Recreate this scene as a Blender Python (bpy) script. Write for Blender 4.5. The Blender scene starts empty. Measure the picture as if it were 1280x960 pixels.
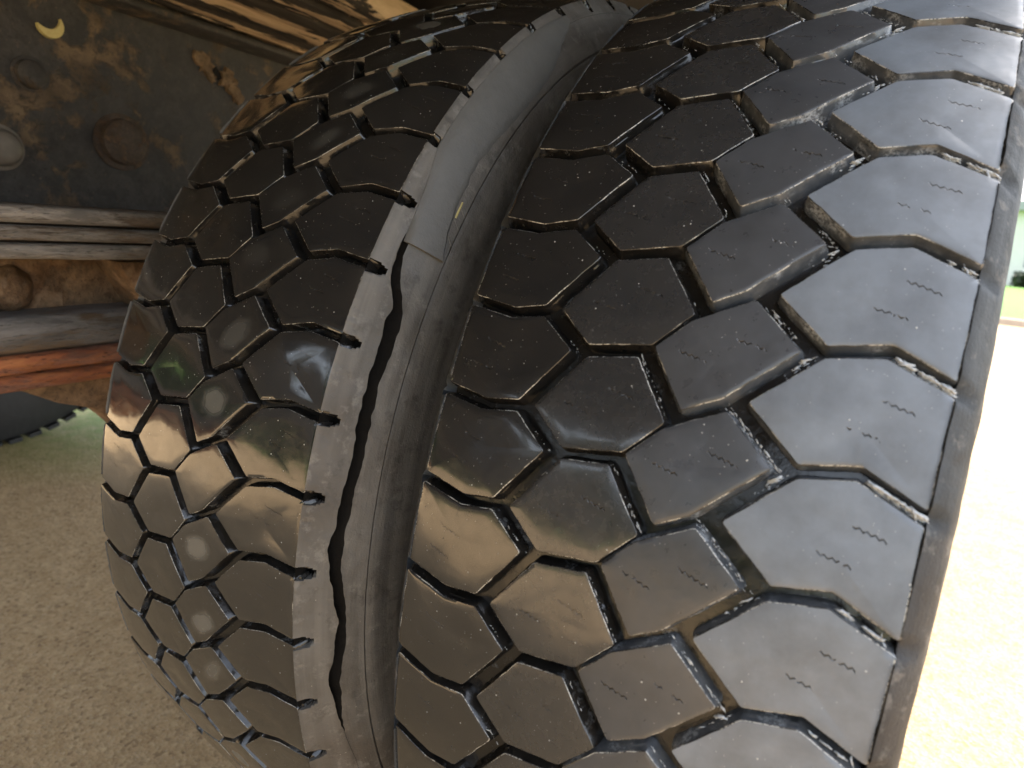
import bpy, bmesh, math, random
from mathutils import Vector, Matrix, noise
random.seed(7)
R = math.radians
sc = bpy.context.scene
col = sc.collection

# ------------------------------------------------------------------ camera
cam_d = bpy.data.cameras.new('camera'); cam = bpy.data.objects.new('camera', cam_d); col.objects.link(cam)
cam_d.sensor_width = 36; cam_d.lens = 22.104; cam_d.clip_start = 0.01; cam_d.clip_end = 3000
cam.matrix_world = Matrix(((0.85216934, -0.20193529, 0.48273135, -0.03038),
                           (0.51539894, 0.16454880, -0.84100394, -0.76267),
                           (0.09039555, 0.96547700, 0.24430067, 0.79122),
                           (0, 0, 0, 1)))
sc.camera = cam
cam_d.dof.use_dof = True; cam_d.dof.focus_distance = 0.42; cam_d.dof.aperture_fstop = 9

# ------------------------------------------------------------------ light
SUN_EL, SUN_AZ = R(64), R(12)           # azimuth measured from +Y (front of the truck) towards +X
w = bpy.data.worlds.new('World'); sc.world = w; w.use_nodes = True
nt = w.node_tree; nt.nodes.clear()
sky = nt.nodes.new('ShaderNodeTexSky'); sky.sky_type = 'NISHITA'; sky.sun_disc = False
sky.sun_elevation = SUN_EL; sky.sun_rotation = SUN_AZ; sky.air_density = 1.3; sky.dust_density = 3.0
bg = nt.nodes.new('ShaderNodeBackground'); bg.inputs['Strength'].default_value = 0.15
wo = nt.nodes.new('ShaderNodeOutputWorld')
hs = nt.nodes.new('ShaderNodeHueSaturation'); hs.inputs['Saturation'].default_value = .5   # thin overcast
nt.links.new(sky.outputs[0], hs.inputs['Color']); nt.links.new(hs.outputs[0], bg.inputs[0]); nt.links.new(bg.outputs[0], wo.inputs[0])
sun_d = bpy.data.lights.new('sun', 'SUN'); sun_d.energy = 2.0; sun_d.angle = R(0.6); sun_d.color = (1, 0.95, 0.87)
sun = bpy.data.objects.new('sun', sun_d); col.objects.link(sun)
sd = Vector((math.sin(SUN_AZ) * math.cos(SUN_EL), math.cos(SUN_AZ) * math.cos(SUN_EL), math.sin(SUN_EL)))
sun.rotation_euler = sd.to_track_quat('Z', 'Y').to_euler()
vs = sc.view_settings; vs.view_transform = 'Standard'; vs.look = 'None'; vs.gamma = 1; vs.exposure = 2.4
sc.render.engine = 'CYCLES'
sc.cycles.max_bounces = 8; sc.cycles.diffuse_bounces = 4; sc.cycles.glossy_bounces = 4

# ------------------------------------------------------------------ node helper
class N:
    def __init__(s, name):
        s.m = bpy.data.materials.new(name); s.m.use_nodes = True; s.t = s.m.node_tree; s.t.nodes.clear()
        s.out = s.n('ShaderNodeOutputMaterial'); s.p = s.n('ShaderNodeBsdfPrincipled'); s.l(s.p.outputs[0], s.out.inputs[0])
        s.tc = s.n('ShaderNodeTexCoord')
    def n(s, k, **kw):
        x = s.t.nodes.new(k)
        for a, b in kw.items(): setattr(x, a, b)
        return x
    def l(s, a, b): s.t.links.new(a, b)
    def put(s, sock, v):
        if hasattr(v, 'links') or isinstance(v, bpy.types.NodeSocket): s.l(v, sock)
        elif isinstance(v, (tuple, list)) and len(v) == 3 and sock.type == 'RGBA': sock.default_value = (*v, 1)
        else: sock.default_value = v
    def math(s, op, a, b=None, c=None, clamp=False):
        x = s.n('ShaderNodeMath', operation=op, use_clamp=clamp)
        for i, v in enumerate((a, b, c)):
            if v is not None: s.put(x.inputs[i], v)
        return x.outputs[0]
    def noise(s, scale, detail=3, rough=.55, vec=None, dist=0):
        x = s.n('ShaderNodeTexNoise'); x.inputs['Scale'].default_value = scale; x.inputs['Detail'].default_value = detail
        x.inputs['Roughness'].default_value = rough; x.inputs['Distortion'].default_value = dist
        s.l(vec or s.tc.outputs['Object'], x.inputs['Vector']); return x.outputs['Fac']
    def vor(s, scale, vec=None, feature='F1', rnd=1.0):
        x = s.n('ShaderNodeTexVoronoi', feature=feature); x.inputs['Scale'].default_value = scale; x.inputs['Randomness'].default_value = rnd
        s.l(vec or s.tc.outputs['Object'], x.inputs['Vector']); return x
    def ramp(s, f, stops, interp='LINEAR'):
        x = s.n('ShaderNodeValToRGB'); x.color_ramp.interpolation = interp; e = x.color_ramp.elements
        while len(e) < len(stops): e.new(.5)
        for i, (p, c) in enumerate(stops):
            e[i].position = p; e[i].color = (*c, 1) if isinstance(c, (tuple, list)) else (c, c, c, 1)
        s.l(f, x.inputs[0]); return x.outputs[0]
    def mapr(s, f, a, b, c=0, d=1):
        x = s.n('ShaderNodeMapRange'); s.put(x.inputs[0], f)
        for i, v in enumerate((a, b, c, d)): x.inputs[i + 1].default_value = v
        return x.outputs[0]
    def mix(s, f, a, b):
        x = s.n('ShaderNodeMix', data_type='RGBA'); s.put(x.inputs[0], f); s.put(x.inputs[6], a); s.put(x.inputs[7], b); return x.outputs[2]
    def scalev(s, sx, sy, sz, src='Object'):
        x = s.n('ShaderNodeMapping'); x.inputs['Scale'].default_value = (sx, sy, sz); s.l(s.tc.outputs[src], x.inputs[0]); return x.outputs[0]
    def bump(s, hs):                                  # list of (height, strength, distance)
        prev = None
        for h, st, d in hs:
            b = s.n('ShaderNodeBump'); b.inputs['Strength'].default_value = st; b.inputs['Distance'].default_value = d
            s.l(h, b.inputs['Height'])
            if prev: s.l(prev, b.inputs['Normal'])
            prev = b.outputs[0]
        s.l(prev, s.p.inputs['Normal'])
    def set(s, **kw):
        for k, v in kw.items(): s.put(s.p.inputs[k.replace('_', ' ')], v)

# ------------------------------------------------------------------ rubber materials
def shifted(n, k=7.0):                                # object coordinates shifted per object, so no two blocks repeat
    oi = n.n('ShaderNodeObjectInfo'); a = n.n('ShaderNodeVectorMath', operation='ADD')
    m = n.n('ShaderNodeVectorMath', operation='SCALE'); cmb = n.n('ShaderNodeCombineXYZ')
    n.l(oi.outputs['Random'], cmb.inputs[0]); n.put(cmb.inputs[1], n.math('MULTIPLY', oi.outputs['Random'], 3.7)); n.put(cmb.inputs[2], n.math('MULTIPLY', oi.outputs['Random'], 1.9))
    n.l(cmb.outputs[0], m.inputs[0]); m.inputs['Scale'].default_value = k
    n.l(n.tc.outputs['Object'], a.inputs[0]); n.l(m.outputs[0], a.inputs[1]); return a.outputs[0], oi.outputs['Random']

def block_mat(name, base=.016, rough=(.10, .24), haze=0.0, haze_col=(.085, .092, .105), oval=0.0, coat=0.0, sipes=((-.011, -.004), (.010, .007)), uvx=0.0):
    n = N(name); v, rnd = shifted(n)
    uv = n.n('ShaderNodeSeparateXYZ'); n.l(n.tc.outputs['UV'], uv.inputs[0]); ux, uy = uv.outputs[0], uv.outputs[1]
    big = n.noise(38, 3, .5, v); mid = n.noise(170, 3, .6, v); fine = n.noise(1500, 2, .6, v)
    # moulded zig-zag sipes, worn away on some blocks
    sip = None
    wob = n.math('MULTIPLY', n.math('SUBTRACT', big, .5), .004)
    for i, (cx, cy) in enumerate(sipes):
        xx = n.math('SUBTRACT', ux, cx); yy = n.math('SUBTRACT', n.math('ADD', uy, wob), cy)
        yy = n.math('ADD', yy, n.math('MULTIPLY', xx, .22))
        tri = n.math('PINGPONG', n.math('ADD', xx, .5), .0015)
        dd = n.math('ABSOLUTE', n.math('SUBTRACT', n.math('SUBTRACT', yy, n.math('MULTIPLY', tri, .75)), -.0004))
        k = n.mapr(dd, .00022, .00050, 1, 0)
        k = n.math('MULTIPLY', k, n.mapr(n.math('ABSOLUTE', xx), .0062, .0070, 1, 0))
        k = n.math('MULTIPLY', k, n.mapr(n.noise(230, 2, .5, v), .40, .52, 0, 1))
        sip = k if sip is None else n.math('MAXIMUM', sip, k)
    # small scattered pale specks
    vo = n.vor(330, v); sel = n.n('ShaderNodeSeparateColor'); n.l(vo.outputs['Color'], sel.inputs[0])
    speck = n.math('MULTIPLY', n.mapr(vo.outputs['Distance'], .10, .16, 1, 0), n.math('GREATER_THAN', sel.outputs[0], .962))
    vo2 = n.vor(900, v); sel2 = n.n('ShaderNodeSeparateColor'); n.l(vo2.outputs['Color'], sel2.inputs[0])
    speck2 = n.math('MULTIPLY', n.mapr(vo2.outputs['Distance'], .14, .24, 1, 0), n.math('GREATER_THAN', sel2.outputs[0], .972))
    speck = n.math('MAXIMUM', speck, n.math('MULTIPLY', speck2, .6))
    # bluish lens haze painted into the block colour
    fm = n.math('MULTIPLY', n.mapr(big, .3, .7, .75, 1.0), haze)
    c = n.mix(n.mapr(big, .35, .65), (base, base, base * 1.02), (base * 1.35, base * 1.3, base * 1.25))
    fm = n.math('MULTIPLY', fm, n.mapr(n.noise(26, 5, .65, v), .3, .6, .55, 1.0)); c = n.mix(fm, c, haze_col)
    ro = n.mapr(mid, .3, .7, rough[0], rough[1])
    if oval:
        rnd_a = n.math('FRACT', n.math('MULTIPLY', rnd, 31.7)); rnd_b = n.math('FRACT', n.math('MULTIPLY', rnd, 53.1))
        ux = n.math('ADD', ux, n.math('MULTIPLY', n.math('SUBTRACT', rnd_a, .5), .010)); uy = n.math('ADD', uy, n.math('MULTIPLY', n.math('SUBTRACT', rnd_b, .5), .012)); uy = n.math('ADD', uy, n.math('MULTIPLY', ux, n.mapr(rnd_a, 0, 1, -.7, .1)))
        ox = n.math('ADD', ux, n.math('MULTIPLY', n.math('SUBTRACT', n.noise(60, 2, .5, v), .5), .012))
        oy = n.math('ADD', uy, n.math('MULTIPLY', n.math('SUBTRACT', n.noise(50, 2, .5, v), .5), .010))
        rr = n.math('SQRT', n.math('ADD', n.math('POWER', n.math('DIVIDE', ox, .0150), 2), n.math('POWER', n.math('DIVIDE', oy, .0115), 2)))
        om = n.math('MULTIPLY', n.mapr(rr, .5, 1.0, 1, 0), n.math('MULTIPLY', n.mapr(n.math('FRACT', n.math('MULTIPLY', rnd, 17.3)), 0, 1, .05, 1), oval))
        c = n.mix(om, c, (.13, .13, .122)); ro = n.math('MAXIMUM', ro, n.math('MULTIPLY', om, .6))
    c = n.mix(n.math('MULTIPLY', speck, .85), c, (.55, .55, .53))
    c = n.mix(n.math('MULTIPLY', sip, .8), c, (.006, .006, .006))
    ro = n.math('MAXIMUM', ro, n.math('MULTIPLY', speck, .5))
    n.set(Base_Color=c, Roughness=ro, Specular_IOR_Level=.6, Coat_Weight=coat, Coat_Roughness=.09, Coat_IOR=1.6)
    n.bump([(big, .35, .0016), (mid, .16, .0004), (fine, .08, .00008), (speck, .6, .0003), (n.math('MULTIPLY', sip, -1), 1.0, .0018)])
    return n.m

def groove_mat(name, pale=.0, col1=(.010, .0095, .009), col2=(.014, .0125, .011)):
    n = N(name); v, rnd = shifted(n)
    a = n.noise(120, 4, .65, v); b = n.noise(600, 3, .7, v); big = n.noise(45, 3, .6, v)
    c = n.mix(n.mapr(a, .4, .65), col1, col2)
    pm = n.math('MULTIPLY', n.mapr(big, .62 - .12 * pale, .70 - .08 * pale), n.mapr(b, .42, .58))  # pale flecks: dried deposit plus wet glints painted into the colour
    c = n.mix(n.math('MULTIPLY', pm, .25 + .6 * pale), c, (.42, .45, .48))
    n.set(Base_Color=c, Roughness=n.mapr(a, .3, .7, .12, .30), Specular_IOR_Level=.6)
    n.bump([(a, .30, .0010), (b, .10, .0002)])
    return n.m

def edge_mat(name, amt):
    n = N(name); v, rnd = shifted(n)
    a = n.noise(60, 3, .6, v); b = n.noise(900, 2, .6, v)
    pm = n.math('MULTIPLY', n.mapr(a, .48, .58), n.mapr(b, .38, .5))  # pale hairlines: edge highlights and dried deposit painted into the colour
    c = n.mix(n.math('MULTIPLY', pm, amt), (.022, .021, .020), (.50, .48, .43))
    n.set(Base_Color=c, Roughness=n.mapr(b, .3, .7, .15, .35), Specular_IOR_Level=.7)
    n.bump([(b, .4, .0002)])
    return n.m

def carcass_mat(name, base=(.100, .097, .093), ra=0.0):
    n = N(name)
    sep = n.n('ShaderNodeSeparateXYZ'); n.l(n.tc.outputs['Object'], sep.inputs[0])
    rad = n.math('SQRT', n.math('ADD', n.math('POWER', sep.outputs[1], 2), n.math('POWER', n.math('SUBTRACT', sep.outputs[2], .52), 2)))
    cmb = n.n('ShaderNodeCombineXYZ'); n.put(cmb.inputs[0], n.math('MULTIPLY', rad, 1.0)); n.put(cmb.inputs[1], n.math('MULTIPLY', n.math('ARCTAN2', sep.outputs[1], n.math('SUBTRACT', sep.outputs[2], .52)), .02))
    n.put(cmb.inputs[2], n.math('MULTIPLY', sep.outputs[0], .3))
    rings = n.noise(420, 3, .6, cmb.outputs[0]); blot = n.noise(16, 5, .62); fine = n.noise(700, 3, .65); streak = n.noise(60, 4, .6, cmb.outputs[0])
    c = n.mix(n.mapr(blot, .35, .68), base, (base[0] * .62, base[1] * .58, base[2] * .52))
    c = n.mix(n.mapr(streak, .42, .62, 0, .8), c, (base[0] * 1.5, base[1] * 1.45, base[2] * 1.38))
    c = n.mix(n.mapr(n.noise(9, 3, .5), .52, .7, 0, .5), c, (.045, .034, .026))
    c = n.mix(n.mapr(n.noise(75, 5, .7), .55, .66, 0, .45), c, (.19, .18, .165)); c = n.mix(n.mapr(n.noise(48, 5, .7), .56, .68, 0, .6), c, (.03, .027, .024))
    vo = n.vor(420); sel = n.n('ShaderNodeSeparateColor'); n.l(vo.outputs['Color'], sel.inputs[0])
    sp = n.math('MULTIPLY', n.mapr(vo.outputs['Distance'], .10, .18, 1, 0), n.math('GREATER_THAN', sel.outputs[0], .985))
    c = n.mix(sp, c, (.3, .28, .24))
    n.set(Base_Color=c, Roughness=n.mapr(blot, .3, .7, .52 + ra * .5, .66 + ra * .5), Specular_IOR_Level=.42 - ra)
    n.bump([(rings, .5, .0005), (fine, .6, .0005), (n.noise(110, 4, .65), .45, .0012), (blot, .3, .003)])
    return n.m

M = {}
M['L_A'] = block_mat('wet_rubber_inner_edge', coat=.8, oval=.0, sipes=((-.008, -.002), (-.002, .012)))
M['L_C'] = block_mat('wet_rubber_inner_patch', coat=.8, oval=.9, sipes=((.3, .3),))
M['L_B'] = block_mat('wet_rubber_inner_second', coat=.8, sipes=((.3, .3),))
M['L_D'] = block_mat('wet_rubber_inner_sipes', coat=.8, oval=.0, sipes=((.0, .002), (.009, .012)))
M['R_A'] = block_mat('wet_rubber_outer_edge', coat=.8, rough=(.14, .28), sipes=((-.005, .004), (-.010, -.010)))
M['R_B'] = block_mat('wet_rubber_outer_second', coat=.6, base=.02, rough=(.18, .32), haze=.12)
M['R_C'] = block_mat('wet_rubber_outer_third', base=.022, rough=(.26, .40), haze=.6, haze_col=(.085, .092, .105), sipes=((-.012, -.004), (.012, .006)))
M['R_D'] = block_mat('wet_rubber_outer_fourth', base=.025, rough=(.42, .54), haze=.95, haze_col=(.180, .207, .242), sipes=((.002, -.004), (.012, .010)))
M['groove'] = groove_mat('groove_rubber')
M['groove_pale'] = groove_mat('groove_rubber_haze_glint', pale=.75, col1=(.060, .066, .075), col2=(.10, .105, .11))  # lens haze painted in as a lighter bluish base, with pale glint flecks
M['edge'] = edge_mat('block_edge_rubber', .6)
M['edge_r'] = edge_mat('block_edge_residue_glint', .9)
M['side'] = carcass_mat('sidewall_rubber')
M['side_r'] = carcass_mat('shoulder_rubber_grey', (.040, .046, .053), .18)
n = N('crack_notch_shade'); n.set(Base_Color=(.006, .0055, .005), Roughness=.8, Specular_IOR_Level=.1); n.bump([(n.noise(500, 3, .6), .5, .0006)]); M['crack'] = n.m  # near-black: shade inside crack and notches painted into the rubber colour
ny0 = N('yellow_chalk'); ny0.set(Base_Color=(.42, .36, .16), Roughness=.7)
n = N('flap_rubber'); a = n.noise(40, 4, .6)
n.set(Base_Color=n.mix(a, (.075, .074, .071), (.12, .118, .112)), Roughness=.55); n.bump([(n.noise(500, 3, .6), .5, .0004), (n.noise(110, 4, .65), .5, .0012), (a, .3, .002)]); M['flap'] = n.m

# ------------------------------------------------------------------ object helpers
def link(o, parent=None, label=None, cat=None, kind=None, group=None):
    col.objects.link(o)
    if parent: o.parent = parent
    for k, v in (('label', label), ('category', cat), ('kind', kind), ('group', group)):
        if v: o[k] = v
    return o
def empty(name, loc, **kw):
    o = bpy.data.objects.new(name, None); o.empty_display_size = .1; o.location = loc; return link(o, **kw)
def mesh(name, verts, faces, mats, smooth=False, mi=None, sharp=None):
    me = bpy.data.meshes.new(name); me.from_pydata(verts, [], faces)
    for m in (mats if isinstance(mats, (list, tuple)) else [mats]): me.materials.append(m)
    me.polygons.foreach_set('use_smooth', [smooth] * len(me.polygons))
    if mi: me.polygons.foreach_set('material_index', mi)
    me.validate(); me.update()
    if sharp is not None: me.set_sharp_from_angle(angle=sharp)
    return me
def part(name, me, parent, **kw):
    return link(bpy.data.objects.new(name, me), parent, **kw)
def prism(poly, x0, x1, mat, name='panel', bev=.002, seg=2, wob=0):      # poly in (y, z), extruded along x
    bm = bmesh.new()
    vs_ = [bm.verts.new((x0, y, z)) for y, z in poly]; f = bm.faces.new(vs_)
    r = bmesh.ops.extrude_face_region(bm, geom=[f]); bmesh.ops.translate(bm, verts=[g for g in r['geom'] if isinstance(g, bmesh.types.BMVert)], vec=(x1 - x0, 0, 0))
    bmesh.ops.recalc_face_normals(bm, faces=bm.faces)
    if bev: bmesh.ops.bevel(bm, geom=list(bm.edges), offset=bev, segments=seg, profile=.5, affect='EDGES')
    me = bpy.data.meshes.new(name); bm.to_mesh(me); bm.free(); me.materials.append(mat)
    for p in me.polygons: p.use_smooth = True
    me.set_sharp_from_angle(angle=R(40)); return me
def bar(y0, y1, z0a, z1a, z0b, z1b, x0, x1, mat, name, bev=.002, nseg=24, wob=.0006, seed=0):   # long bar along y with slightly uneven faces
    bm = bmesh.new(); rings = []
    for i in range(nseg + 1):
        f = i / nseg; y = y0 + (y1 - y0) * f; zl = z0a + (z0b - z0a) * f; zh = z1a + (z1b - z1a) * f
        j = lambda k: wob * noise.noise(Vector((y * 18, k * 5.3, seed)))
        b = bev
        pts = [(x1 - b, zl), (x1, zl + b), (x1, (zl + zh) / 2), (x1, zh - b), (x1 - b, zh), (x0 + b, zh), (x0, zh - b), (x0, zl + b), (x0 + b, zl)]
        rings.append([bm.verts.new((px + j(k), y, pz + j(k + 20))) for k, (px, pz) in enumerate(pts)])
    for a, b_ in zip(rings, rings[1:]):
        for k in range(9): bm.faces.new((a[k], a[(k + 1) % 9], b_[(k + 1) % 9], b_[k]))
    bm.faces.new(rings[0]); bm.faces.new(rings[-1]); bmesh.ops.recalc_face_normals(bm, faces=bm.faces)
    me = bpy.data.meshes.new(name); bm.to_mesh(me); bm.free(); me.materials.append(mat)
    for p in me.polygons: p.use_smooth = True
    me.set_sharp_from_angle(angle=R(50)); return me

# ------------------------------------------------------------------ ground and far surroundings
def ground_mat(name, lawn=False):
    n = N(name)
    if lawn:
        a = n.noise(1.5, 4); b = n.noise(60, 4, .7)
        n.set(Base_Color=n.mix(n.mapr(a, .3, .7), n.mix(b, (.07, .17, .010), (.10, .23, .018)), (.085, .19, .015)), Roughness=.8); n.bump([(b, 1, .03)]); return n.m
    a = n.noise(1.7, 5, .6); b = n.noise(23, 4, .6); g = n.noise(260, 3, .7); v1 = n.vor(170); v2 = n.vor(430)
    s1 = n.n('ShaderNodeSeparateColor'); n.l(v1.outputs['Color'], s1.inputs[0]); s2 = n.n('ShaderNodeSeparateColor'); n.l(v2.outputs['Color'], s2.inputs[0])
    c = n.mix(n.mapr(a, .3, .7), (.43, .285, .145), (.53, .365, .195))
    c = n.mix(n.mapr(b, .35, .7, 0, .6), c, (.32, .20, .09))
    c = n.mix(n.mapr(s1.outputs[0], .0, 1, .0, .75), c, n.mix(s1.outputs[1], (.15, .09, .04), (.55, .40, .22)))
    c = n.mix(n.math('MULTIPLY', n.math('GREATER_THAN', s2.outputs[0], .86), n.mapr(v2.outputs['Distance'], .2, .4, .8, 0)), c, (.55, .46, .34))
    c = n.mix(n.math('MULTIPLY', n.math('GREATER_THAN', s2.outputs[1], .90), n.mapr(v2.outputs['Distance'], .2, .4, .8, 0)), c, (.07, .05, .035))
    st = n.noise(3.5, 4, .6, n.scalev(1, .5, 1)); c = n.mix(n.mapr(st, .60, .72, 0, .5), c, (.12, .10, .07))
    sp = n.n('ShaderNodeSeparateXYZ'); n.l(n.tc.outputs['Object'], sp.inputs[0])
    dd = n.math('SQRT', n.math('ADD', n.math('POWER', n.math('ADD', sp.outputs[0], 2.25), 2), n.math('POWER', n.math('SUBTRACT', sp.outputs[1], .42), 2)))
    c = n.mix(n.math('MULTIPLY', n.mapr(dd, .1, .62, .9, 0), n.mapr(b, .25, .6, .5, 1)), c, (.17, .27, .07))
    n.set(Base_Color=c, Roughness=n.mapr(b, .3, .7, .62, .85), Specular_IOR_Level=.22)
    n.bump([(g, .8, .003), (v1.outputs['Distance'], .8, .003), (b, .4, .008)])
    return n.m
M['concrete'] = ground_mat('tan_concrete'); M['grass'] = ground_mat('mown_grass', True)
def sheet(name, x0, x1, y0, y1, z, mat, label, cat=None, **kw):
    me = mesh(name, [(x0, y0, z), (x1, y0, z), (x1, y1, z), (x0, y1, z)], [(0, 1, 2, 3)], mat); return part(name, me, None, label=label, kind='structure', **kw)
sheet('ground', -1500, 1500, -1500, 1500, -.004, M['grass'], 'flat ground reaching the horizon')
sheet('pavement', -15, 60, -14.6, 11.2, 0.0, M['concrete'], 'tan concrete pavement under the truck')
nk = N('kerb_stone'); nk.set(Base_Color=nk.mix(nk.noise(8, 4), (.30, .24, .18), (.42, .35, .27)), Roughness=.7); M['kerb'] = nk.m
me = mesh('kerb', *(lambda a: (a, [(0,1,5,4),(1,2,6,5),(2,3,7,6),(3,0,4,7),(4,5,6,7),(0,3,2,1)]))([(-15,11.2,0),(60,11.2,0),(60,11.42,0),(-15,11.42,0),(-15,11.22,.1),(60,11.22,.1),(60,11.4,.1),(-15,11.4,.1)]), M['kerb'])
part('kerb', me, None, label='low tan kerb between pavement and lawn', kind='structure')

def foliage(name, boxes, label, cat, count, seed, leaf=.16, kind=None):
    rnd = random.Random(seed); V = []; F = []
    for _ in range(count):
        bx = rnd.choice(boxes); c = Vector((rnd.uniform(bx[0], bx[1]), rnd.uniform(bx[2], bx[3]), 0))
        top = bx[4] * (.72 + .42 * noise.noise(Vector((c.x * .45, c.y * .45, seed))))
        c.z = top * (rnd.random() ** .7); s = leaf * rnd.uniform(.6, 1.3)
        d1 = Vector([rnd.gauss(0, 1) for _ in range(3)]).normalized(); d2 = d1.cross(Vector([rnd.gauss(0, 1) for _ in range(3)])).normalized()
        b = len(V); V += [tuple(c - d1 * s), tuple(c + d2 * s * .5), tuple(c + d1 * s), tuple(c - d2 * s * .5)]; F.append((b, b + 1, b + 2, b + 3))
    n = N(name + '_leaves'); oi = n.noise(2.2, 3); n.set(Base_Color=n.mix(oi, (.016, .026, .010), (.035, .05, .018)), Roughness=.6)
    return part(name, mesh(name, V, F, n.m), None, label=label, kind=kind, cat=cat)
foliage('sky_blocker', [(-26, -20, -20, 14, 5.0), (-26, 3.5, -20, -16, 7.4)], 'added dark leafy screen behind the truck, unseen, blocking sky reflections', None, 20000, 3, .36, 'stuff')  # unseen, added to keep bright sky out of the tyre reflections
# pale building and a shrub beyond the lawn
nb = N('cream_render'); nb.set(Base_Color=nb.mix(nb.noise(3, 4), (.62, .60, .55), (.72, .70, .65)), Roughness=.8)
b = empty('building', (9, 46, 0), label='pale low building far beyond the green lawn', cat='building')
def boxm(name, x0, x1, y0, y1, z0, z1, m):
    return mesh(name, [(x, y, z) for z in (z0, z1) for x, y in ((x0, y0), (x1, y0), (x1, y1), (x0, y1))], [(0,1,5,4),(1,2,6,5),(2,3,7,6),(3,0,4,7),(4,5,6,7),(0,3,2,1)], m)
part('wall', boxm('wall', -16, 24, 0, 10, 0, 4.2, nb.m), b)
nr = N('grey_roof_sheet'); nr.set(Base_Color=(.28, .30, .30), Roughness=.5)
part('roof', boxm('roof', -16.5, 24.5, -.6, 10.6, 4.2, 4.7, nr.m), b)
nw = N('window_glass'); nw.set(Base_Color=(.06, .08, .09), Roughness=.08)
wm = boxm('window', -.9, .9, -.05, .06, 1.2, 2.6, nw.m); fm_ = boxm('window_frame', -1.0, 1.0, -.03, .05, 1.1, 2.7, nr.m)
for i in range(7):
    o = part('window_frame', fm_, b); o.location = (-13 + i * 5.6, 0, 0); g = part('pane', wm, o)
foliage('shrub', [(5.6, 6.9, 43, 44, 1.1)], 'small round green shrub in front of the pale building', 'shrub', 900, 5, .14)

# ------------------------------------------------------------------ the tyres
RO = 0.52; W = 0.235; CR = 0.0091; NP = 61; P = 2 * math.pi / NP; GY = R(7); DEP = .0095
def rad(u): return RO - CR * (2 * u - 1) ** 2
def spos(u, t, dr=0.0, dx=0.0):                        # tyre-local: origin at the contact point under the inboard edge
    r = rad(min(max(u, 0), 1)) + dr; a = t + GY
    return Vector((u * W + dx, -r * math.cos(a), RO + r * math.sin(a)))
# groove network nodes (u across, p in pitches)
def nets(dph):
    n1, n2, n3, n4, n5, n6 = (.330, -.03), (.225, .32), (.468, .07), (.560, .53), (.660, .78), (.780, .335)
    up = lambda q, k=1: (q[0], q[1] + k)
    a1, a2 = (.12, .24), (0.0, .33); d1, d2 = (.892, .455), (1.0, dph)
    H = .0033; TH = .0011; DK = .0052; DG = .0046; MD = .0031
    A = [(n2, DG), (up(n1), DK), (up(n2), H), (up(a1), H), (up(a2), 0), (a2, H), (a1, H)]   # (vertex, half width of the edge leaving it)
    A = [(a2, H), (a1, H), (n2, DG), (up(n1), DK), (up(n2), H), (up(a1), H), (up(a2), 0)]
    B = [(n1, H), (n3, TH), (n4, DG), (up(n3), H), (up(n1), DG), (n2, DK)]
    Cc = [(n4, MD), (n5, DG), (up(n6), DK), (up(n5), MD), (up(n4), TH), (up(n3), DG)]
    D = [(n6, H), (d1, H), (d2, 0), (up(d2), H), (up(d1), H), (up(n6), DG), (n5, DK)]
    return {'A': A, 'B': B, 'C': Cc, 'D': D}
ARC = RO * P
def inset(poly, rnd, jit):
    pts = [Vector((v[0] * W, v[1] * ARC)) for v, h in poly]; hs = [h * (1 + rnd.uniform(-.10, .10)) for v, h in poly]; m = len(pts)
    area = sum(pts[i].x * pts[(i + 1) % m].y - pts[(i + 1) % m].x * pts[i].y for i in range(m)); s = 1 if area > 0 else -1
    out = []
    for i in range(m):
        p0, p1, p2 = pts[i - 1], pts[i], pts[(i + 1) % m]; d0 = (p1 - p0).normalized(); d1 = (p2 - p1).normalized()
        n0 = Vector((-d0.y, d0.x)) * s; n1_ = Vector((-d1.y, d1.x)) * s; h0, h1 = hs[i - 1], hs[i]
        den = d0.x * d1.y - d0.y * d1.x
        a = p1 + n0 * h0; b = p1 + n1_ * h1
        q = (a + b) / 2 if abs(den) < .05 else a + d0 * (((b - a).x * d1.y - (b - a).y * d1.x) / den)
        out.append(q + Vector((rnd.uniform(-1, 1), rnd.uniform(-1, 1))) * jit)
    # round the corners a little and subdivide the edges
    res = []
    for i in range(m):
        p0, p1, p2 = out[i - 1], out[i], out[(i + 1) % m]
        a = p1 + (p0 - p1).normalized() * min(.0012, (p0 - p1).length * .3); b = p1 + (p2 - p1).normalized() * min(.0012, (p2 - p1).length * .3)
        nx = p2 + (p1 - p2).normalized() * min(.0012, (p2 - p1).length * .3)
        if 0.0 < 1: res += [a, (a + 2 * p1 + b) / 4]
        res.append(b)
        L = (nx - b).length; k = max(1, int(L / .0038))
        for j in range(1, k):
            q = b.lerp(nx, j / k); d = (nx - b).normalized(); nn = Vector((-d.y, d.x)) * s
            res.append(q + nn * rnd.uniform(-.00018, .00022))
    return res
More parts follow.
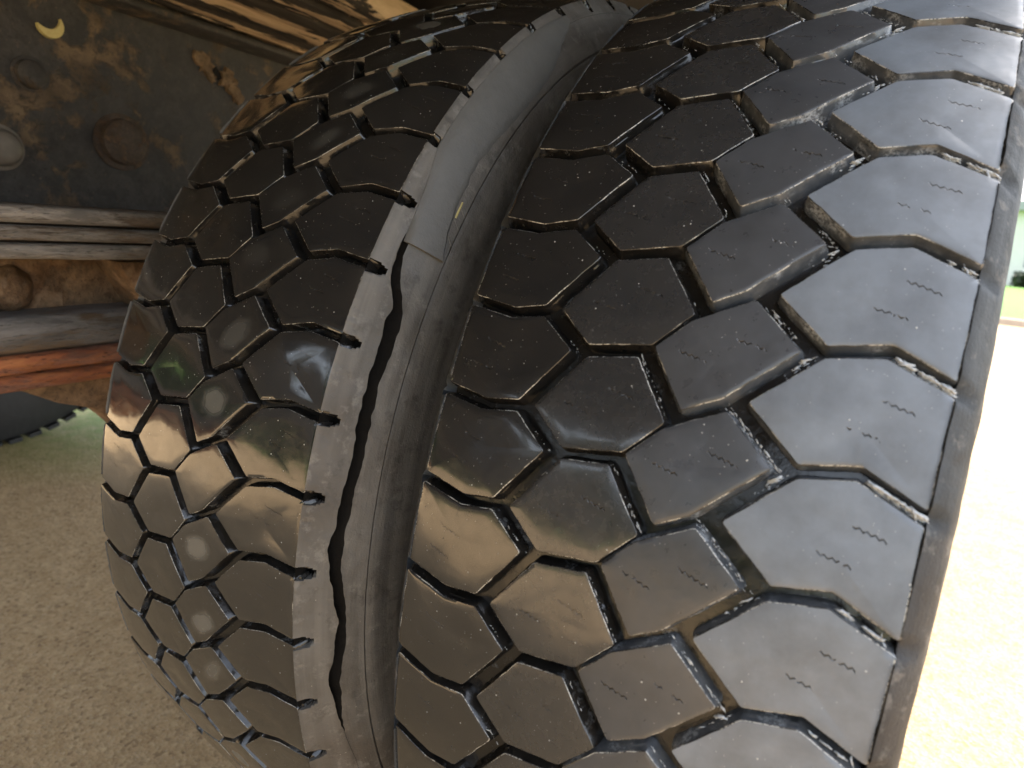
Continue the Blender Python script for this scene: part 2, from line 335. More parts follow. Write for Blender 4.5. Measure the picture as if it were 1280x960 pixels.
def block_mesh(key, poly, rnd, mats, dish, xlim=None):
    per = inset(poly, rnd, .00035); m = len(per); c = sum(per, Vector((0, 0))) / m
    V = []; F = []; MI = []; UV = []
    tx, ty = rnd.uniform(-.02, .02), rnd.uniform(-.02, .02)
    def add(q, dr):
        u = q.x / W; V.append(tuple(spos(u, q.y / RO, dr, (q.x - min(max(q.x, 0), W))))); UV.append((q.x - c.x, q.y - c.y))
    def h(f, q): return dish * (f * f - 1.0) * (1 if f < 1.01 else 0) + (q.x - c.x) * tx + (q.y - c.y) * ty
    add(c, h(0, c))
    rings = [(.25, None), (.5, None), (.74, None), (.9, None)]
    for f, _ in rings:
        for q in per: add(c.lerp(q, f), h(f, q) - .0002 * f ** 9)
    # rim of the cap, chamfer, wall foot
    def off(q, d, i):
        a, b2 = per[i - 1], per[(i + 1) % m]; t = (b2 - a).normalized(); nn = Vector((t.y, -t.x))
        if nn.dot(q - c) < 0: nn = -nn
        return q + nn * d
    for q in per: add(q, h(.96, q) - .00028)
    for i, q in enumerate(per): add(off(q, .00034, i), h(.96, q) - .0006)
    for i, q in enumerate(per): add(off(q, .0007 + rnd.uniform(-.0001, .0002), i), -DEP * .38)
    for i, q in enumerate(per): add(off(q, .0013 + rnd.uniform(-.0002, .0002), i), -DEP * .45)
    for i, q in enumerate(per): add(off(q, .0022 + rnd.uniform(-.0002, .0004), i), -DEP - .001)
    for i in range(m): F.append((0, 1 + i, 1 + (i + 1) % m)); MI.append(0)
    for k in range(8):
        for i in range(m):
            a = 1 + k * m + i; b2 = 1 + k * m + (i + 1) % m; F.append((a, a + m, b2 + m, b2)); MI.append(0 if k < 4 else (2 if k == 4 else 1))
    # orient outward
    v0, v1_, v2_ = (Vector(V[j]) for j in F[0]); nrm = (v1_ - v0).cross(v2_ - v0)
    if nrm.dot(Vector((0, V[0][1], V[0][2] - RO))) < 0: F = [tuple(reversed(f)) for f in F]
    me = mesh('tread_block', V, F, mats, True, MI)
    ul = me.uv_layers.new(name='UVMap')
    for lp in me.loops: ul.data[lp.index].uv = UV[lp.vertex_index]
    me.set_sharp_from_angle(angle=R(38)); return me

notch_amt = [1.0]
PROF = [(0.0003, -DEP), (.0003, -.0008), (.0007, .0003), (.0013, .0001), (.0028, -.0020), (.0045, -.0042), (.0063, -.0060), (.0082, -.0080), (.010, -.0100), (.0160, -.018), (.0205, -.0245), (.0250, -.032), (.0282, -.0385), (.0270, -.0410), (.0290, -.0435), (.0310, -.055), (.0325, -.075), (.0330, -.10), (.0310, -.13), (.022, -.165), (.008, -.195), (-.006, -.215), (-.016, -.225)]
PROF_O = [(0.0003, -DEP), (.0003, -.0008), (.0007, .0003), (.0013, .0001), (.0045, -.0036), (.0085, -.0088), (.0112, -.015), (.0128, -.023), (.0138, -.034), (.0144, -.045), (.0146, -.0525), (.0136, -.0560), (.0148, -.0590), (.0155, -.072), (.0160, -.09), (.0160, -.11), (.0145, -.135), (.008, -.165), (.001, -.195), (-.010, -.215), (-.02, -.225)]
def carcass(tref, dph, crack, mats, fine):
    """tread base, shoulders and sidewalls as one revolved mesh, notched where grooves run out; crack = optional [(t, dr, half width)]"""
    T0, T1 = -math.pi, math.pi; V = []; F = []; MI = []
    ts = []; t = T0
    while t < T1 - 1e-6:
        ts.append(t); t += (.0022 if fine else .006) if -.75 < t < 1.75 else .04
    nT = len(ts)
    def notch(t, side):
        ph = (t - tref) / P - (dph if side > 0 else .33); d = abs(ph - round(ph)) * ARC
        return d
    def side_rows(t, side):
        rows = []; dn = notch(t, side); amt_ = notch_amt[0] if side > 0 else 1
        base = PROF if crack else PROF_O
        if crack and side > 0:
            cr_dr, hw, dp = crack(t)
            pr = []; done = False
            for (dx, dr) in PROF: pr.append((dx, dr, 0))
            # insert four crack rows between profile rows .0095 and .045
            lo = [p for p in pr if p[1] > -.0095]; hi = [p for p in pr if p[1] < -.0360]
            mid = []
            def at(d):
                for a, b in zip(PROF, PROF[1:]):
                    if a[1] >= d >= b[1] and a[1] != b[1]: f = (a[1] - d) / (a[1] - b[1]); return a[0] + (b[0] - a[0]) * f
                return .016
            s0 = -.0098; e0 = -.0360; a = cr_dr + hw; b = cr_dr - hw
            m_ = []
            for j in range(5): d = s0 + (a - s0) * (j / 4); m_.append((at(d) + (.0006 * dp if j == 4 else 0), d, 0))
            m_.append((at(a) - .0035 * dp, a - hw * .25, 1)); m_.append((at(cr_dr) - .014 * dp, cr_dr - hw * .2, 1)); m_.append((at(b) - .0045 * dp, b + hw * .25, 1))
            for j in range(5): d = b + (e0 - b) * (j / 4); m_.append((at(d), d, 0))
            pr = lo + m_ + hi; rows = pr
        else: rows = [(dx, dr, 0) for dx, dr in base]
        out = []
        for j, (dx, dr, c_) in enumerate(rows):
            e_ = (dn / .0046) ** 2 + (min(0, dr + .0005) / .0088) ** 2; k = max(0, min(1, (1.0 - e_) / .38)) * amt_
            if j > 0 and k > 0:
                tgt = -DEP * 1.5; f = k; dr = dr + (min(tgt, dr) - dr) * f
                dx = dx - (dx * .25 + .001) * f
            jx = .0005 * noise.noise(Vector((dx * 200, dr * 160, t * 40)))
            if .0010 < dx < .005 and dr > -.006: jx += .0004 * noise.noise(Vector((3, dr * 300, t * 160)))
            out.append((dx + jx, dr + jx * .6, 3 if (k > .35 and side > 0 and crack and dr > -.03 and j > 0 and dx < .0125 and c_ == 0) else c_))
        return out
    flags = None; nf = 0; FL_ = []
    for t in ts:
        L = side_rows(t, -1); Rr = side_rows(t, 1)
        ring = [(0, -p[0], p[1], 0) for p in reversed(L)] + [(u, 0, -DEP, 2) for u in (.04, .15, .3, .45, .6, .75, .9, .96)] + [(1, p[0], p[1], p[2]) for p in Rr]
        flags = [r[3] for r in ring]; nf = len(ring); FL_.append(flags)
        for u, dx, dr, c_ in ring: V.append(tuple(spos(u, t, dr, dx)))
    for i in range(nT):
        i2 = (i + 1) % nT
        flags = FL_[i]
        for j in range(nf - 1):
            F.append((i * nf + j, i * nf + j + 1, i2 * nf + j + 1, i2 * nf + j))
            MI.append(1 if (flags[j] == 2 or flags[j + 1] == 2 or False) else (2 if ((flags[j] == 3 or flags[j + 1] == 3) or flags[j] == 1 or flags[j + 1] == 1) else 0))
    v0, v1_, v2_ = (Vector(V[F[0][k]]) for k in range(3))
    F = [tuple(reversed(f)) for f in F]
    me = mesh('carcass', V, F, mats, True, MI)
    bm = bmesh.new(); bm.from_mesh(me); bmesh.ops.recalc_face_normals(bm, faces=bm.faces); bm.to_mesh(me); bm.free()
    me.set_sharp_from_angle(angle=R(45)); return me

def interp(tab, t):
    if t <= tab[0][0]: return tab[0][1:]
    for a, b in zip(tab, tab[1:]):
        if a[0] <= t <= b[0]:
            f = (t - a[0]) / (b[0] - a[0]); return tuple(x + (y - x) * f for x, y in zip(a[1:], b[1:]))
    return tab[-1][1:]
CRK = [(-.40, -.029, .0001, 0), (-.33, -.026, .0001, 0), (-.285, -.0255, .0008, .5), (-.23, -.0235, .0016, 1), (-.17, -.028, .0017, 1), (-.12, -.029, .0013, 1), (-.05, -.0235, .0018, 1), (.0, -.0230, .0019, 1),
       (.08, -.0265, .0016, 1), (.15, -.0265, .0018, 1), (.22, -.0255, .0019, 1), (.28, -.0270, .0022, 1), (.32, -.0265, .0018, 1), (.36, -.0190, .0015, 1), (.40, -.0168, .0010, 1), (.44, -.0125, .0005, .6), (.47, -.0122, .0001, .1), (.52, -.0122, .0001, 0), (1.0, -.0122, .0001, 0)]
def crack_fn(t):
    dr, hw, dp = interp(CRK, t)
    if dp > 0:
        dr += .0011 * noise.noise(Vector((t * 22, 4, 1))) + .0005 * noise.noise(Vector((t * 90, 2, 1)))
        hw *= 2.0; hw *= 1 + .35 * noise.noise(Vector((t * 35, 9, 1)))
    dr = min(dr + .0042, -.0125) if dr < -.0125 else dr
    return dr, hw, dp

def tyre(loc, ph, dph, colmats, groove, edge, side, crack, label, dish, rows, seed):
    root = empty('tyre', loc, label=label, cat='tyre', group='tyres under the truck')
    tref = ph * P; rnd = random.Random(seed)
    part('carcass', carcass(tref, dph, crack, [side, groove, M['crack']], crack is not None), root)
    net = nets(dph)
    for key in 'ABCD':
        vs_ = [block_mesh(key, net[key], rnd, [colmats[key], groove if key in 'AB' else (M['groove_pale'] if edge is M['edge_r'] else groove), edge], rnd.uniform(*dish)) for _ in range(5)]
        last = None
        for k in range(*rows):
            me = rnd.choice([v for v in vs_ if v is not last]); last = me
            o = part('tread_block', me, root)
            # rotate the shared mesh about the axle to its pitch
            a = -(tref + k * P); o.matrix_local = Matrix.Translation((0, 0, RO)) @ Matrix.Rotation(a, 4, 'X') @ Matrix.Translation((0, 0, -RO))
    # steel wheel inside the tyre
    seg = 64; prof = [(.015, .300), (.012, .312), (.018, .314), (.022, .300), (.05, .285), (.085, .262), (.09, .20), (.105, .14), (.105, .0)]
    V = []; F = []
    for i in range(seg):
        a = 2 * math.pi * i / seg
        for dx, r in prof: V.append((W - dx + .012, r * math.cos(a), RO + r * math.sin(a)))
    k = len(prof)
    for i in range(seg):
        for j in range(k - 1): F.append((i * k + j, i * k + j + 1, ((i + 1) % seg) * k + j + 1, ((i + 1) % seg) * k + j))
    part('rim', mesh('rim', V, F, M['steel'], True, sharp=R(35)), root)
    return root
n = N('wheel_steel'); n.set(Base_Color=n.mix(n.noise(30, 4), (.20, .19, .18), (.32, .31, .30)), Roughness=.45, Metallic=.3); M['steel'] = n.m

inner = tyre((-.5615, 0, 0), .12, .40, {'A': M['L_A'], 'B': M['L_B'], 'C': M['L_C'], 'D': M['L_D']}, M['groove'], M['edge'], M['side'], crack_fn,
             'left tyre of the pair, glossy black tread, long crack down its grey sidewall', (.0002, .0005), (-11, 19), 3)
notch_amt[0] = .25
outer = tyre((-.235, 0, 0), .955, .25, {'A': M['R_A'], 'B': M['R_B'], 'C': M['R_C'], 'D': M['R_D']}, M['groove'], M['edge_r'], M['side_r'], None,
             'right tyre of the pair, nearest the camera, bluish grey haze painted towards its outer shoulder', (.0000, .00025), (-11, 19), 8)

# pale blobs in the outer tyre's grooves: dried lumps and modelled wet glints
def residue_glints(root, paths, seed):
    rn = random.Random(seed); V = []; F = []
    tb = bmesh.new(); bmesh.ops.create_icosphere(tb, subdivisions=1, radius=1); tb.verts.index_update()
    tv = [v.co.copy() for v in tb.verts]; tf = [tuple(v.index for v in f.verts) for f in tb.faces]; tb.free()
    for (a, b_, amt, size, lean, ks) in paths:
        for k in ks:
            along = (spos(b_[0], b_[1] * P + k * P) - spos(a[0], a[1] * P + k * P)).normalized()
            for _ in range(int(75 * amt)):
                f = rn.random()
                w_ = noise.noise(Vector((f * 4, k * 3.1, a[0] * 40)))
                if w_ < -.12: continue
                u = a[0] + (b_[0] - a[0]) * f; p = a[1] + (b_[1] - a[1]) * f + k; d = rn.random() ** 2.2
                x = u * W + lean[0] * (.6 + d); y = p * ARC + lean[1] * (.6 + d)
                c = spos(x / W, y / RO + outer_ref, -.0009 - .0045 * d, 0); sz = size * rn.uniform(.25, .9) * (.7 + w_)
                q = (along + Vector([rn.gauss(0, .22) for _ in range(3)])).to_track_quat('X', 'Z')
                sx, sy, sz2 = sz * rn.uniform(1.0, 3.8), sz * rn.uniform(.35, .8), sz * rn.uniform(.35, .7); b0 = len(V)
                for v in tv:
                    kx = 1 + .35 * noise.noise(v * 1.3 + Vector((b0, 0, 0))); V.append(tuple(c + q @ Vector((v.x * sx * kx, v.y * sy * kx, v.z * sz2))))
                F += [tuple(i_ + b0 for i_ in f_) for f_ in tf]
    me = mesh('residue_glints', V, F, M['residue_glints'], True)
    return part('residue_glints', me, root, kind='stuff')
n = N('pale_residue_glint'); n.set(Base_Color=n.mix(n.noise(900, 3, .6), (.22, .24, .26), (.62, .66, .70)), Roughness=.35); M['residue_glints'] = n.m
outer_ref = .955 * P
KS = range(-9, 13)
residue_glints(outer, [((.558, .53), (.470, 1.05), .55, .00055, (-.0032, -.0018), KS), ((.778, .335), (.662, .78), .9, .00070, (-.0036, -.0020), KS),
                ((.91, .43), (1.0, .27), 2.2, .0012, (-.0004, -.0024), KS), ((.775, .30), (.765, .27), .35, .0011, (-.0026, -.003), KS), ((.975, .33), (.992, .16), .35, .0009, (.0, -.001), KS), ((.778, 1.33), (.73, 1.12), .22, .0007, (.001, -.002), KS), ((.33, -.03), (.27, .15), .15, .0005, (-.003, -.001), KS)], 4)

# torn rubber flap on the inner tyre's sidewall
def side_pt(dr, t, lift):
    for a, b in zip(PROF[2:], PROF[3:]):
        if a[1] >= dr >= b[1]: f = (a[1] - dr) / (a[1] - b[1]); dx = a[0] + (b[0] - a[0]) * f; break
    else: dx = .016
    return spos(1, t, dr, dx + lift)
FL = [(.412, .012, .036, .0030), (.45, .011, .033, .0020), (.50, .0095, .0305, .0014), (.56, .0055, .029, .0012), (.63, .0050, .031, .0012), (.70, .0050, .034, .0012), (.77, .0050, .035, .0012), (.84, .0050, .032, .0011), (.90, .0052, .024, .0010), (.96, .0055, .015, .0008), (.985, .0062, .0105, .0006)]
V = []; F = []; nn = 10; Q = 40
for i in range(Q + 1):
    t = .412 + (.985 - .412) * i / Q; a, b_, l = interp(FL, t); jb = .0012 * noise.noise(Vector((t * 40, 0, 0))) + .0006 * noise.noise(Vector((t * 150, 0, 0)))
    for j in range(nn + 1):
        f = j / nn; dr = -(a + (b_ + jb - a) * f); e = .35 if j in (0, nn) else 1.0
        V.append(tuple(side_pt(dr, t, l * e * (1 + .5 * f) + .0002)))
for i in range(Q):
    for j in range(nn): q = i * (nn + 1) + j; F.append((q, q + 1, q + nn + 2, q + nn + 1))
b0 = len(V)
def under(i, j): t = .412 + (.985 - .412) * i / Q; a, b_, l = interp(FL, t); f = j / nn; return tuple(side_pt(-(a + (b_ - a) * f), t, -.0006))
loop = [(i, 0) for i in range(Q + 1)] + [(Q, j) for j in range(1, nn + 1)] + [(i, nn) for i in range(Q - 1, -1, -1)] + [(0, j) for j in range(nn - 1, 0, -1)]
for i, j in loop: V.append(under(i, j))
for k in range(len(loop)):
    k2 = (k + 1) % len(loop); (i, j), (i2, j2) = loop[k], loop[k2]; F.append((i * (nn + 1) + j, i2 * (nn + 1) + j2, b0 + k2, b0 + k))
me = mesh('rubber_flap', V, F, M['flap'], True); bm = bmesh.new(); bm.from_mesh(me); bmesh.ops.recalc_face_normals(bm, faces=bm.faces); bm.to_mesh(me); bm.free(); me.set_sharp_from_angle(angle=R(35))
part('rubber_flap', me, inner, label='torn grey strip of rubber lying on the sidewall above the crack')

def ridge(t0, t1, d0, d1, w_, lift, mat, name, **kw):
    V = []; F = []
    for i in range(9):
        f = i / 8; t = t0 + (t1 - t0) * f; dr = d0 + (d1 - d0) * f
        for a, l in ((-1, -.0003), (-.6, lift), (.6, lift), (1, -.0003)):
            if abs(t1 - t0) * .5 > abs(d1 - d0): V.append(tuple(side_pt(dr + a * w_, t, l)))
            else: V.append(tuple(side_pt(dr, t + a * w_ * 2, l)))
    for i in range(8):
        for j in range(3): q = 4 * i + j; F.append((q, q + 1, q + 5, q + 4))
    part(name, mesh(name, V, F, mat, True), inner, **kw)
for t in (.455, .482, .505): ridge(t, t - .012, -.0325, -.0385, .0004, .0007, M['side'], 'moulded_ridge')
ridge(.484, .512, -.0332, -.0326, .0005, .0008, ny0.m, 'yellow_mark', label='tiny yellow stroke on the sidewall beside the torn strip')

# far tyre on the other side of the truck
far = empty('tyre', (-2.24, 0, 0), label='dark tyre on the far side of the truck under the orange bar', cat='tyre', group='tyres under the truck')
nfm = N('far_rubber'); nfm.set(Base_Color=nfm.mix(nfm.noise(20, 4), (.018, .018, .02), (.032, .032, .034)), Roughness=.6); nfm.bump([(nfm.noise(60, 3), .4, .004)])
seg = 120; prof = [(-.235, .42), (-.24, .49), (-.225, .508), (-.2, .512), (-.035, .512), (-.01, .506), (.0, .49), (.012, .44), (.014, .38), (.0, .31), (-.03, .295)]
V = []; F = []; k = len(prof)
for i in range(seg):
    a = 2 * math.pi * i / seg
    for x, r in prof: V.append((x, r * math.cos(a), RO + r * math.sin(a)))
for i in range(seg):
    for j in range(k - 1): F.append((i * k + j, i * k + j + 1, ((i + 1) % seg) * k + j + 1, ((i + 1) % seg) * k + j))
part('carcass', mesh('carcass', V, F, nfm.m, True, sharp=R(40)), far)
lug = []
lm = mesh('tread_block', [(x, r * math.sin(s), RO - r * math.cos(s)) for x in (-.055, .001) for s, r in ((-.036, .508), (-.031, .521), (.031, .521), (.036, .508))],
          [(0, 1, 2, 3), (7, 6, 5, 4), (1, 0, 4, 5), (2, 1, 5, 6), (3, 2, 6, 7)], nfm.m)
for i in range(60):
    o = part('tread_block', lm, far); o.matrix_local = Matrix.Translation((0, 0, RO)) @ Matrix.Rotation(2 * math.pi * i / 60, 4, 'X') @ Matrix.Translation((0, 0, -RO))
part('tread_band', (lambda: mesh('tread_band', [(x, .518 * math.cos(2 * math.pi * i / 90), RO + .518 * math.sin(2 * math.pi * i / 90)) for i in range(90) for x in (-.18, -.06)],
     [(2 * i, 2 * i + 1, (2 * i + 3) % 180, (2 * i + 2) % 180) for i in range(90)], nfm.m, True))(), far)
part('rim', mesh('rim', [(-.05 - .05 * (r < .2), r * math.cos(2 * math.pi * i / 48), RO + r * math.sin(2 * math.pi * i / 48)) for i in range(48) for r in (.31, .25, .15, .01)],
     [(4 * i + j, 4 * i + j + 1, (4 * i + j + 5) % 192, (4 * i + j + 4) % 192) for i in range(48) for j in range(3)], M['steel'], True), far)

# ------------------------------------------------------------------ truck underbody
def rust_mat(name, paint, r1, r2, cov=.5, scale=7, rough=.65, streak=None, pit=1.0):
    n = N(name); v = n.scalev(*streak) if streak else n.tc.outputs['Object']
    a = n.noise(scale, 7, .68, v, .5); b = n.noise(scale * 5, 6, .72, v, .3); c3 = n.noise(scale * 26, 4, .7, v); d = n.noise(scale * 1.9, 4, .6, v, .8)
    rust = n.mix(n.mapr(b, .38, .62), r1, r2)
    rust = n.mix(n.mapr(d, .40, .62, 0, .8), rust, tuple(x * .38 for x in r1))
    m = n.mapr(n.math('ADD', a, n.math('MULTIPLY', n.math('SUBTRACT', b, .5), .55)), .60 - .24 * cov, .68 - .24 * cov)
    c = n.mix(m, n.mix(n.mapr(b, .40, .62), paint, tuple(min(1, x * 2.3) for x in paint)), rust)
    c = n.mix(n.mapr(c3, .58, .66, 0, .7), c, (.015, .012, .01))
    c = n.mix(n.mapr(c3, .36, .28, 0, .45), c, tuple(min(1, x * 1.5) for x in r2))
    n.set(Base_Color=c, Roughness=n.mapr(b, .3, .7, rough - .14, rough + .12))
    n.bump([(m, .5, .002 * pit), (b, .7, .0030 * pit), (c3, .5, .0010 * pit)]); return n.m
M['rail'] = rust_mat('chassis_paint', (.026, .024, .024), (.085, .055, .034), (.17, .12, .075), .30, 7)
M['leaf'] = rust_mat('spring_steel', (.13, .115, .10), (.10, .065, .04), (.20, .15, .11), .42, 16, .5, (1, .25, 1.6))
M['cast'] = rust_mat('brown_casting', (.12, .075, .042), (.17, .085, .035), (.30, .19, .11), .55, 12)
M['bar'] = rust_mat('grey_brown_bar', (.085, .08, .078), (.11, .075, .045), (.17, .12, .08), .50, 8, .6, (1, .3, 2.0))
M['orange'] = rust_mat('orange_rust', (.16, .075, .05), (.30, .085, .04), (.46, .18, .065), .66, 9, .6, (1, .35, 1.4))
M['bolt'] = rust_mat('rusty_bolt', (.045, .032, .026), (.075, .045, .028), (.15, .09, .055), .45, 26)
truck = empty('truck', (-1.2, 0, 0), label='rusty underside of a truck above and behind the left tyre', cat='truck')
def tp(name, me, parent=None, **kw):
    o = part(name, me, parent or truck, **kw)
    if parent is None: o.location = (1.2, 0, 0)
    return o
# chassis rail: web, flanges
V = []; F = []; ny, nz = 90, 24
for i in range(ny + 1):
    for j in range(nz + 1):
        y = -3.4 + 6.4 * i / ny if False else None
ys = [-3.4 + .1 * i for i in range(28)] + [-.62 + .012 * i for i in range(95)] + [.55 + .1 * i for i in range(26)]; zs = [.752 + (1.058 - .752) * j / 26 for j in range(27)]
for y in ys:
    for z in zs: V.append((-1.15 + .004 * noise.noise(Vector((y * 9, z * 9, 0))) + .0012 * noise.noise(Vector((y * 45, z * 45, 3))), y, z))
nz = len(zs)
for i in range(len(ys) - 1):
    for j in range(nz - 1): q = i * nz + j; F.append((q, q + nz, q + nz + 1, q + 1))
b0 = len(V)
V += [(-1.165, ys[0], zs[0]), (-1.165, ys[-1], zs[0]), (-1.165, ys[-1], zs[-1]), (-1.165, ys[0], zs[-1])]; F.append((b0, b0 + 3, b0 + 2, b0 + 1))
F += [(0, nz - 1, b0 + 3, b0), ]
rail = tp('chassis_rail', mesh('chassis_rail', V, F, M['rail'], True))
part('flange', bar(-3.4, 3.0, 1.058, 1.070, 1.058, 1.070, -1.25, -1.085, M['rail'], 'flange'), rail)
part('flange', bar(-3.4, 3.0, .738, .752, .738, .752, -1.25, -1.10, M['rail'], 'flange', seed=4), rail)
def bolt_mesh(r, h, mat):
    bm = bmesh.new(); seg = 28; prof = [(0, r * 1.22), (h * .18, r * 1.22), (h * .22, r * 1.14), (h * .22, r), (h * .7, r * .94), (h * .92, r * .72), (h, r * .4), (h * .97, .0001)]
    V = [(x, q * math.cos(2 * math.pi * i / seg), q * math.sin(2 * math.pi * i / seg)) for i in range(seg) for x, q in prof]; k = len(prof)
    F = [(i * k + j, i * k + j + 1, ((i + 1) % seg) * k + j + 1, ((i + 1) % seg) * k + j) for i in range(seg) for j in range(k - 1)]
    bm.free(); return mesh('bolt', V, F, mat, True, sharp=R(40))
def at(o, x, y, z): o.location = (x, y, z); return o
at(part('bolt', bolt_mesh(.036, .022, M['bolt']), rail, label='large round rusty bolt head'), -1.152, -.162, .864)
at(part('bolt', bolt_mesh(.020, .014, M['rail']), rail), -1.151, -.285, .938)
nz_ = N('pale_bolt'); nz_.set(Base_Color=nz_.mix(nz_.noise(60, 4), (.10, .085, .075), (.22, .20, .18)), Roughness=.5)
at(part('bolt', bolt_mesh(.026, .028, nz_.m), rail, label='pale worn bolt head at the frame edge'), -1.150, -.334, .832)
for y in (.22, .5, -.75, -1.1): at(part('bolt', bolt_mesh(.02, .014, M['bolt']), rail), -1.152, y, .9)
# yellow paint dab, crescent, a raised daub
ny_ = N('yellow_paint'); ny_.set(Base_Color=ny_.mix(ny_.noise(300, 3), (.50, .40, .14), (.62, .54, .26)), Roughness=.6)
V = []; F = []; kk = 16
for i in range(kk + 1):
    f = i / kk; a = R(205 + 175 * f); wv = .0005 + .0052 * math.sin(math.pi * min(1, f * 1.05)) ** .8
    for s in (-1, 1):
        rr = .0165 + s * wv; V.append((-1.1425, -.258 + rr * math.cos(a), 1.016 + rr * math.sin(a) * 1.05))
        V.append((-1.148, -.258 + (rr + s * .0006) * math.cos(a), 1.016 + (rr + s * .0006) * math.sin(a) * 1.05))
for i in range(kk): q = 4 * i; F += [(q, q + 4, q + 6, q + 2), (q + 1, q + 5, q + 4, q), (q + 2, q + 6, q + 7, q + 3)]
part('paint_dab', mesh('paint_dab', V, F, ny_.m), rail, label='small yellow crescent of paint on the dark rail')
# torn rusty flap of metal around a hole in the rail
def chip(cy, cz, pts, mat, lift, seed):
    rn = random.Random(seed); V = [(-1.148 + lift * 1.1, cy, cz)] ; m = len(pts)
    for (a, r) in pts: V.append((-1.148 + lift * rn.uniform(.3, 1.2), cy + r * math.cos(R(a)), cz + r * math.sin(R(a))))
    for (a, r) in pts: V.append((-1.1505, cy + r * 1.08 * math.cos(R(a)), cz + r * 1.08 * math.sin(R(a))))
    F = [(0, 1 + i, 1 + (i + 1) % m) for i in range(m)] + [(1 + i, 1 + m + i, 1 + m + (i + 1) % m, 1 + (i + 1) % m) for i in range(m)]
    return mesh('rust_scale', V, F, mat)
nh = N('hole_dark'); nh.set(Base_Color=(.006, .005, .004), Roughness=.9)
M['scale'] = rust_mat('rust_scale', (.14, .09, .05), (.16, .09, .045), (.30, .20, .12), .5, 40)
rn = random.Random(12)
for cy, cz, rr, l in ((-.012, 1.018, .014, .003), (.036, .996, .016, .006), (.052, .978, .010, .004), (.0, 1.000, .007, .002)):
    part('rust_scale', chip(cy, cz, [(a * 20 + rn.uniform(-6, 6), rr * rn.uniform(.55, 1.15) * (1 + .6 * abs(math.cos(R(a * 20 + 40))))) for a in range(18)], M['scale'], l, rn.random()), rail)
part('rust_hole', chip(.012, 1.006, [(100, .012), (30, .006), (-20, .012), (-75, .009), (-120, .003), (180, .010)], nh.m, .002, 4), rail, label='small torn black hole in the rusty rail')

# load bed: boards with peeling paint, then steel plates over the wheels
def board_mat(seed):
    n = N('peeling_board'); v = n.scalev(1.6, .28, 1.0)
    ad = n.n('ShaderNodeVectorMath', operation='ADD'); n.l(v, ad.inputs[0]); ad.inputs[1].default_value = (seed, seed * 2, 0)
    a = n.noise(11, 5, .6, ad.outputs[0]); st = n.noise(60, 4, .65, ad.outputs[0]); g = n.noise(180, 3, .6, ad.outputs[0])
    m = n.mapr(n.math('ADD', a, n.math('MULTIPLY', n.math('SUBTRACT', st, .5), .3)), .50, .52)
    c = n.mix(m, n.mix(n.mapr(st, .3, .7), (.026, .022, .02), (.075, .065, .055)), n.mix(n.mapr(st, .3, .7), (.50, .36, .22), (.70, .53, .35)))
    n.set(Base_Color=c, Roughness=.9, Specular_IOR_Level=.2); n.bump([(m, .8, .003), (st, .5, .002), (g, .3, .0008)]); return n.m
bm_ = [board_mat(i * 3.1) for i in range(3)]
nq = N('dark_deck'); nq.set(Base_Color=nq.mix(nq.noise(5, 5), (.010, .0095, .009), (.020, .017, .015)), Roughness=.8); M['deck'] = nq.m
bed = tp('load_bed', bar(-1.75, 3.2, 1.165, 1.20, 1.165, 1.20, -2.6, .06, M['deck'], 'load_bed'), None)
x = -1.34; i = 0; rb = random.Random(5)
while x < -.80:
    wd = rb.uniform(.042, .07); z = 1.076 + rb.uniform(-.004, .006)
    o = part('board', bar(-.32, 3.1, z, 1.12, z + rb.uniform(-.004, .004), 1.12, x, x + wd, bm_[i % 3], 'board', .003, 60, .003, i), bed)
    x += wd + rb.uniform(.003, .008); i += 1
for yy in [-1.68 + .42 * k for k in range(12)]:
    part('cross_beam', bar(yy, yy + .06, 1.121, 1.164, 1.121, 1.164, -2.5, .04, M['deck'], 'cross_beam', .003, 2), bed)

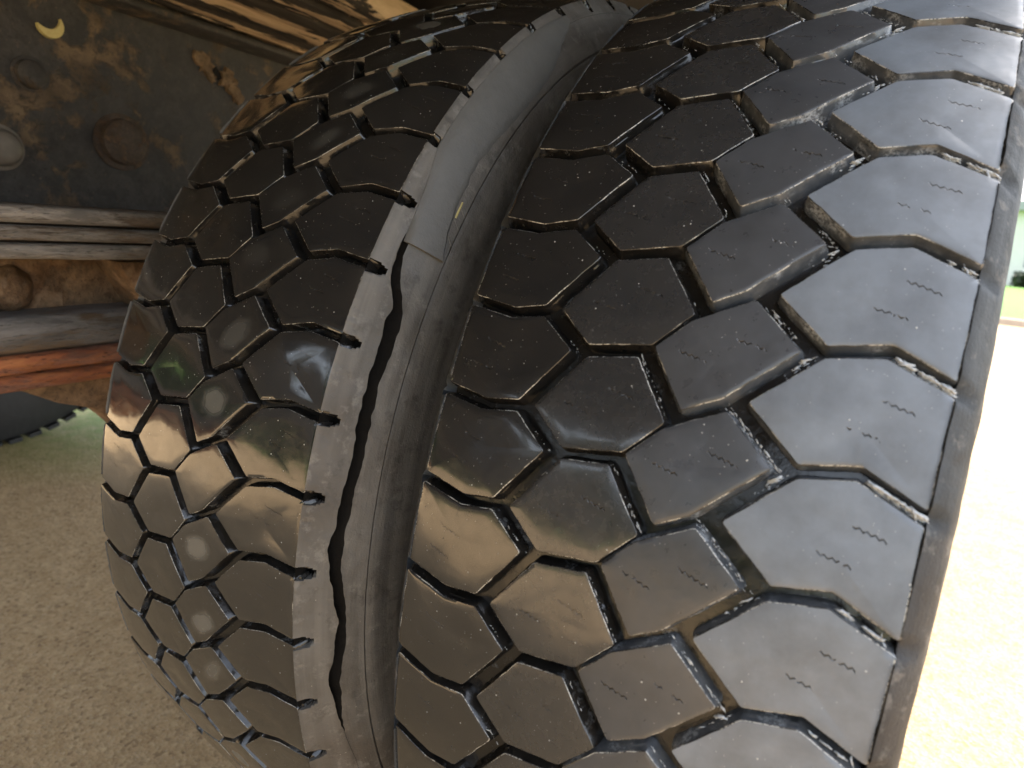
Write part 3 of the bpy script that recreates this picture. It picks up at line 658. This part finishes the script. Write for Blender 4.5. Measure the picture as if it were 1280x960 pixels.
# leaf spring
sp = tp('leaf_spring', bar(-.95, .95, .7515, .7675, .7515, .7675, -.83, -.74, M['leaf'], 'leaf', .003, 60, .0008, 1))
part('leaf', bar(-.90, .90, .7355, .7490, .7335, .7475, -.83, -.738, M['leaf'], 'leaf', .003, 60, .0008, 2), sp)
part('leaf', bar(-.80, .80, .7185, .7330, .7120, .7275, -.83, -.742, M['leaf'], 'leaf', .003, 60, .0009, 3), sp)
nd = N('dark_gap'); nd.set(Base_Color=(.02, .013, .01), Roughness=.8)
part('gap_filler', bar(-.9, .9, .7325, .7520, .7320, .7520, -.82, -.752, nd.m, 'gap_filler', .001, 4, 0), sp)  # dark bar filling the gaps between the leaves
# casting below the spring
cst = tp('spring_saddle', prism([(-.62, .714), (-.20, .708), (-.22, .60), (-.62, .60)], -.98, -.862, M['cast'], 'spring_saddle', .012, 4))
def lump(cx, cy, cz, rx, ry, rz, mat, name, nseed=0):
    bm = bmesh.new(); bmesh.ops.create_icosphere(bm, subdivisions=4, radius=1)
    for v in bm.verts:
        k = 1 + .10 * noise.noise(v.co * 1.7 + Vector((nseed, 0, 0))); p = v.co * k; v.co = (cx + p.x * rx, cy + p.y * ry, cz + p.z * rz)
    me = bpy.data.meshes.new(name); bm.to_mesh(me); bm.free(); me.materials.append(mat)
    for p in me.polygons: p.use_smooth = True
    return me
part('boss', lump(-.862, -.447, .672, .02, .022, .026, M['cast'], 'boss', 1), cst)
part('boss', lump(-.862, -.487, .662, .026, .022, .030, M['cast'], 'boss', 5), cst)
part('gusset', prism([(-.362, .7085), (-.29, .7085), (-.322, .640)], -.858, -.80, M['cast'], 'gusset', .002), cst)
# beams and the orange bar
tp('beam', bar(-.95, .6, .606, .642, .618, .664, -.90, -.806, M['bar'], 'beam', .006, 60, .0015, 6))
ob = tp('orange_bar', bar(-.95, .6, .5895, .6075, .5925, .6150, -.90, -.800, M['orange'], 'orange_bar', .0025, 60, .001, 8), label='long bar coated in orange rust')
part('lip', bar(-.95, .6, .572, .5885, .577, .5915, -.90, -.794, M['orange'], 'lip', .003, 60, .001, 9), ob)
tp('bracket', prism([(-.50, .575), (-.30, .575), (-.335, .478), (-.352, .500), (-.372, .520), (-.412, .535), (-.445, .555)], -.90, -.855, M['cast'], 'bracket', .003))
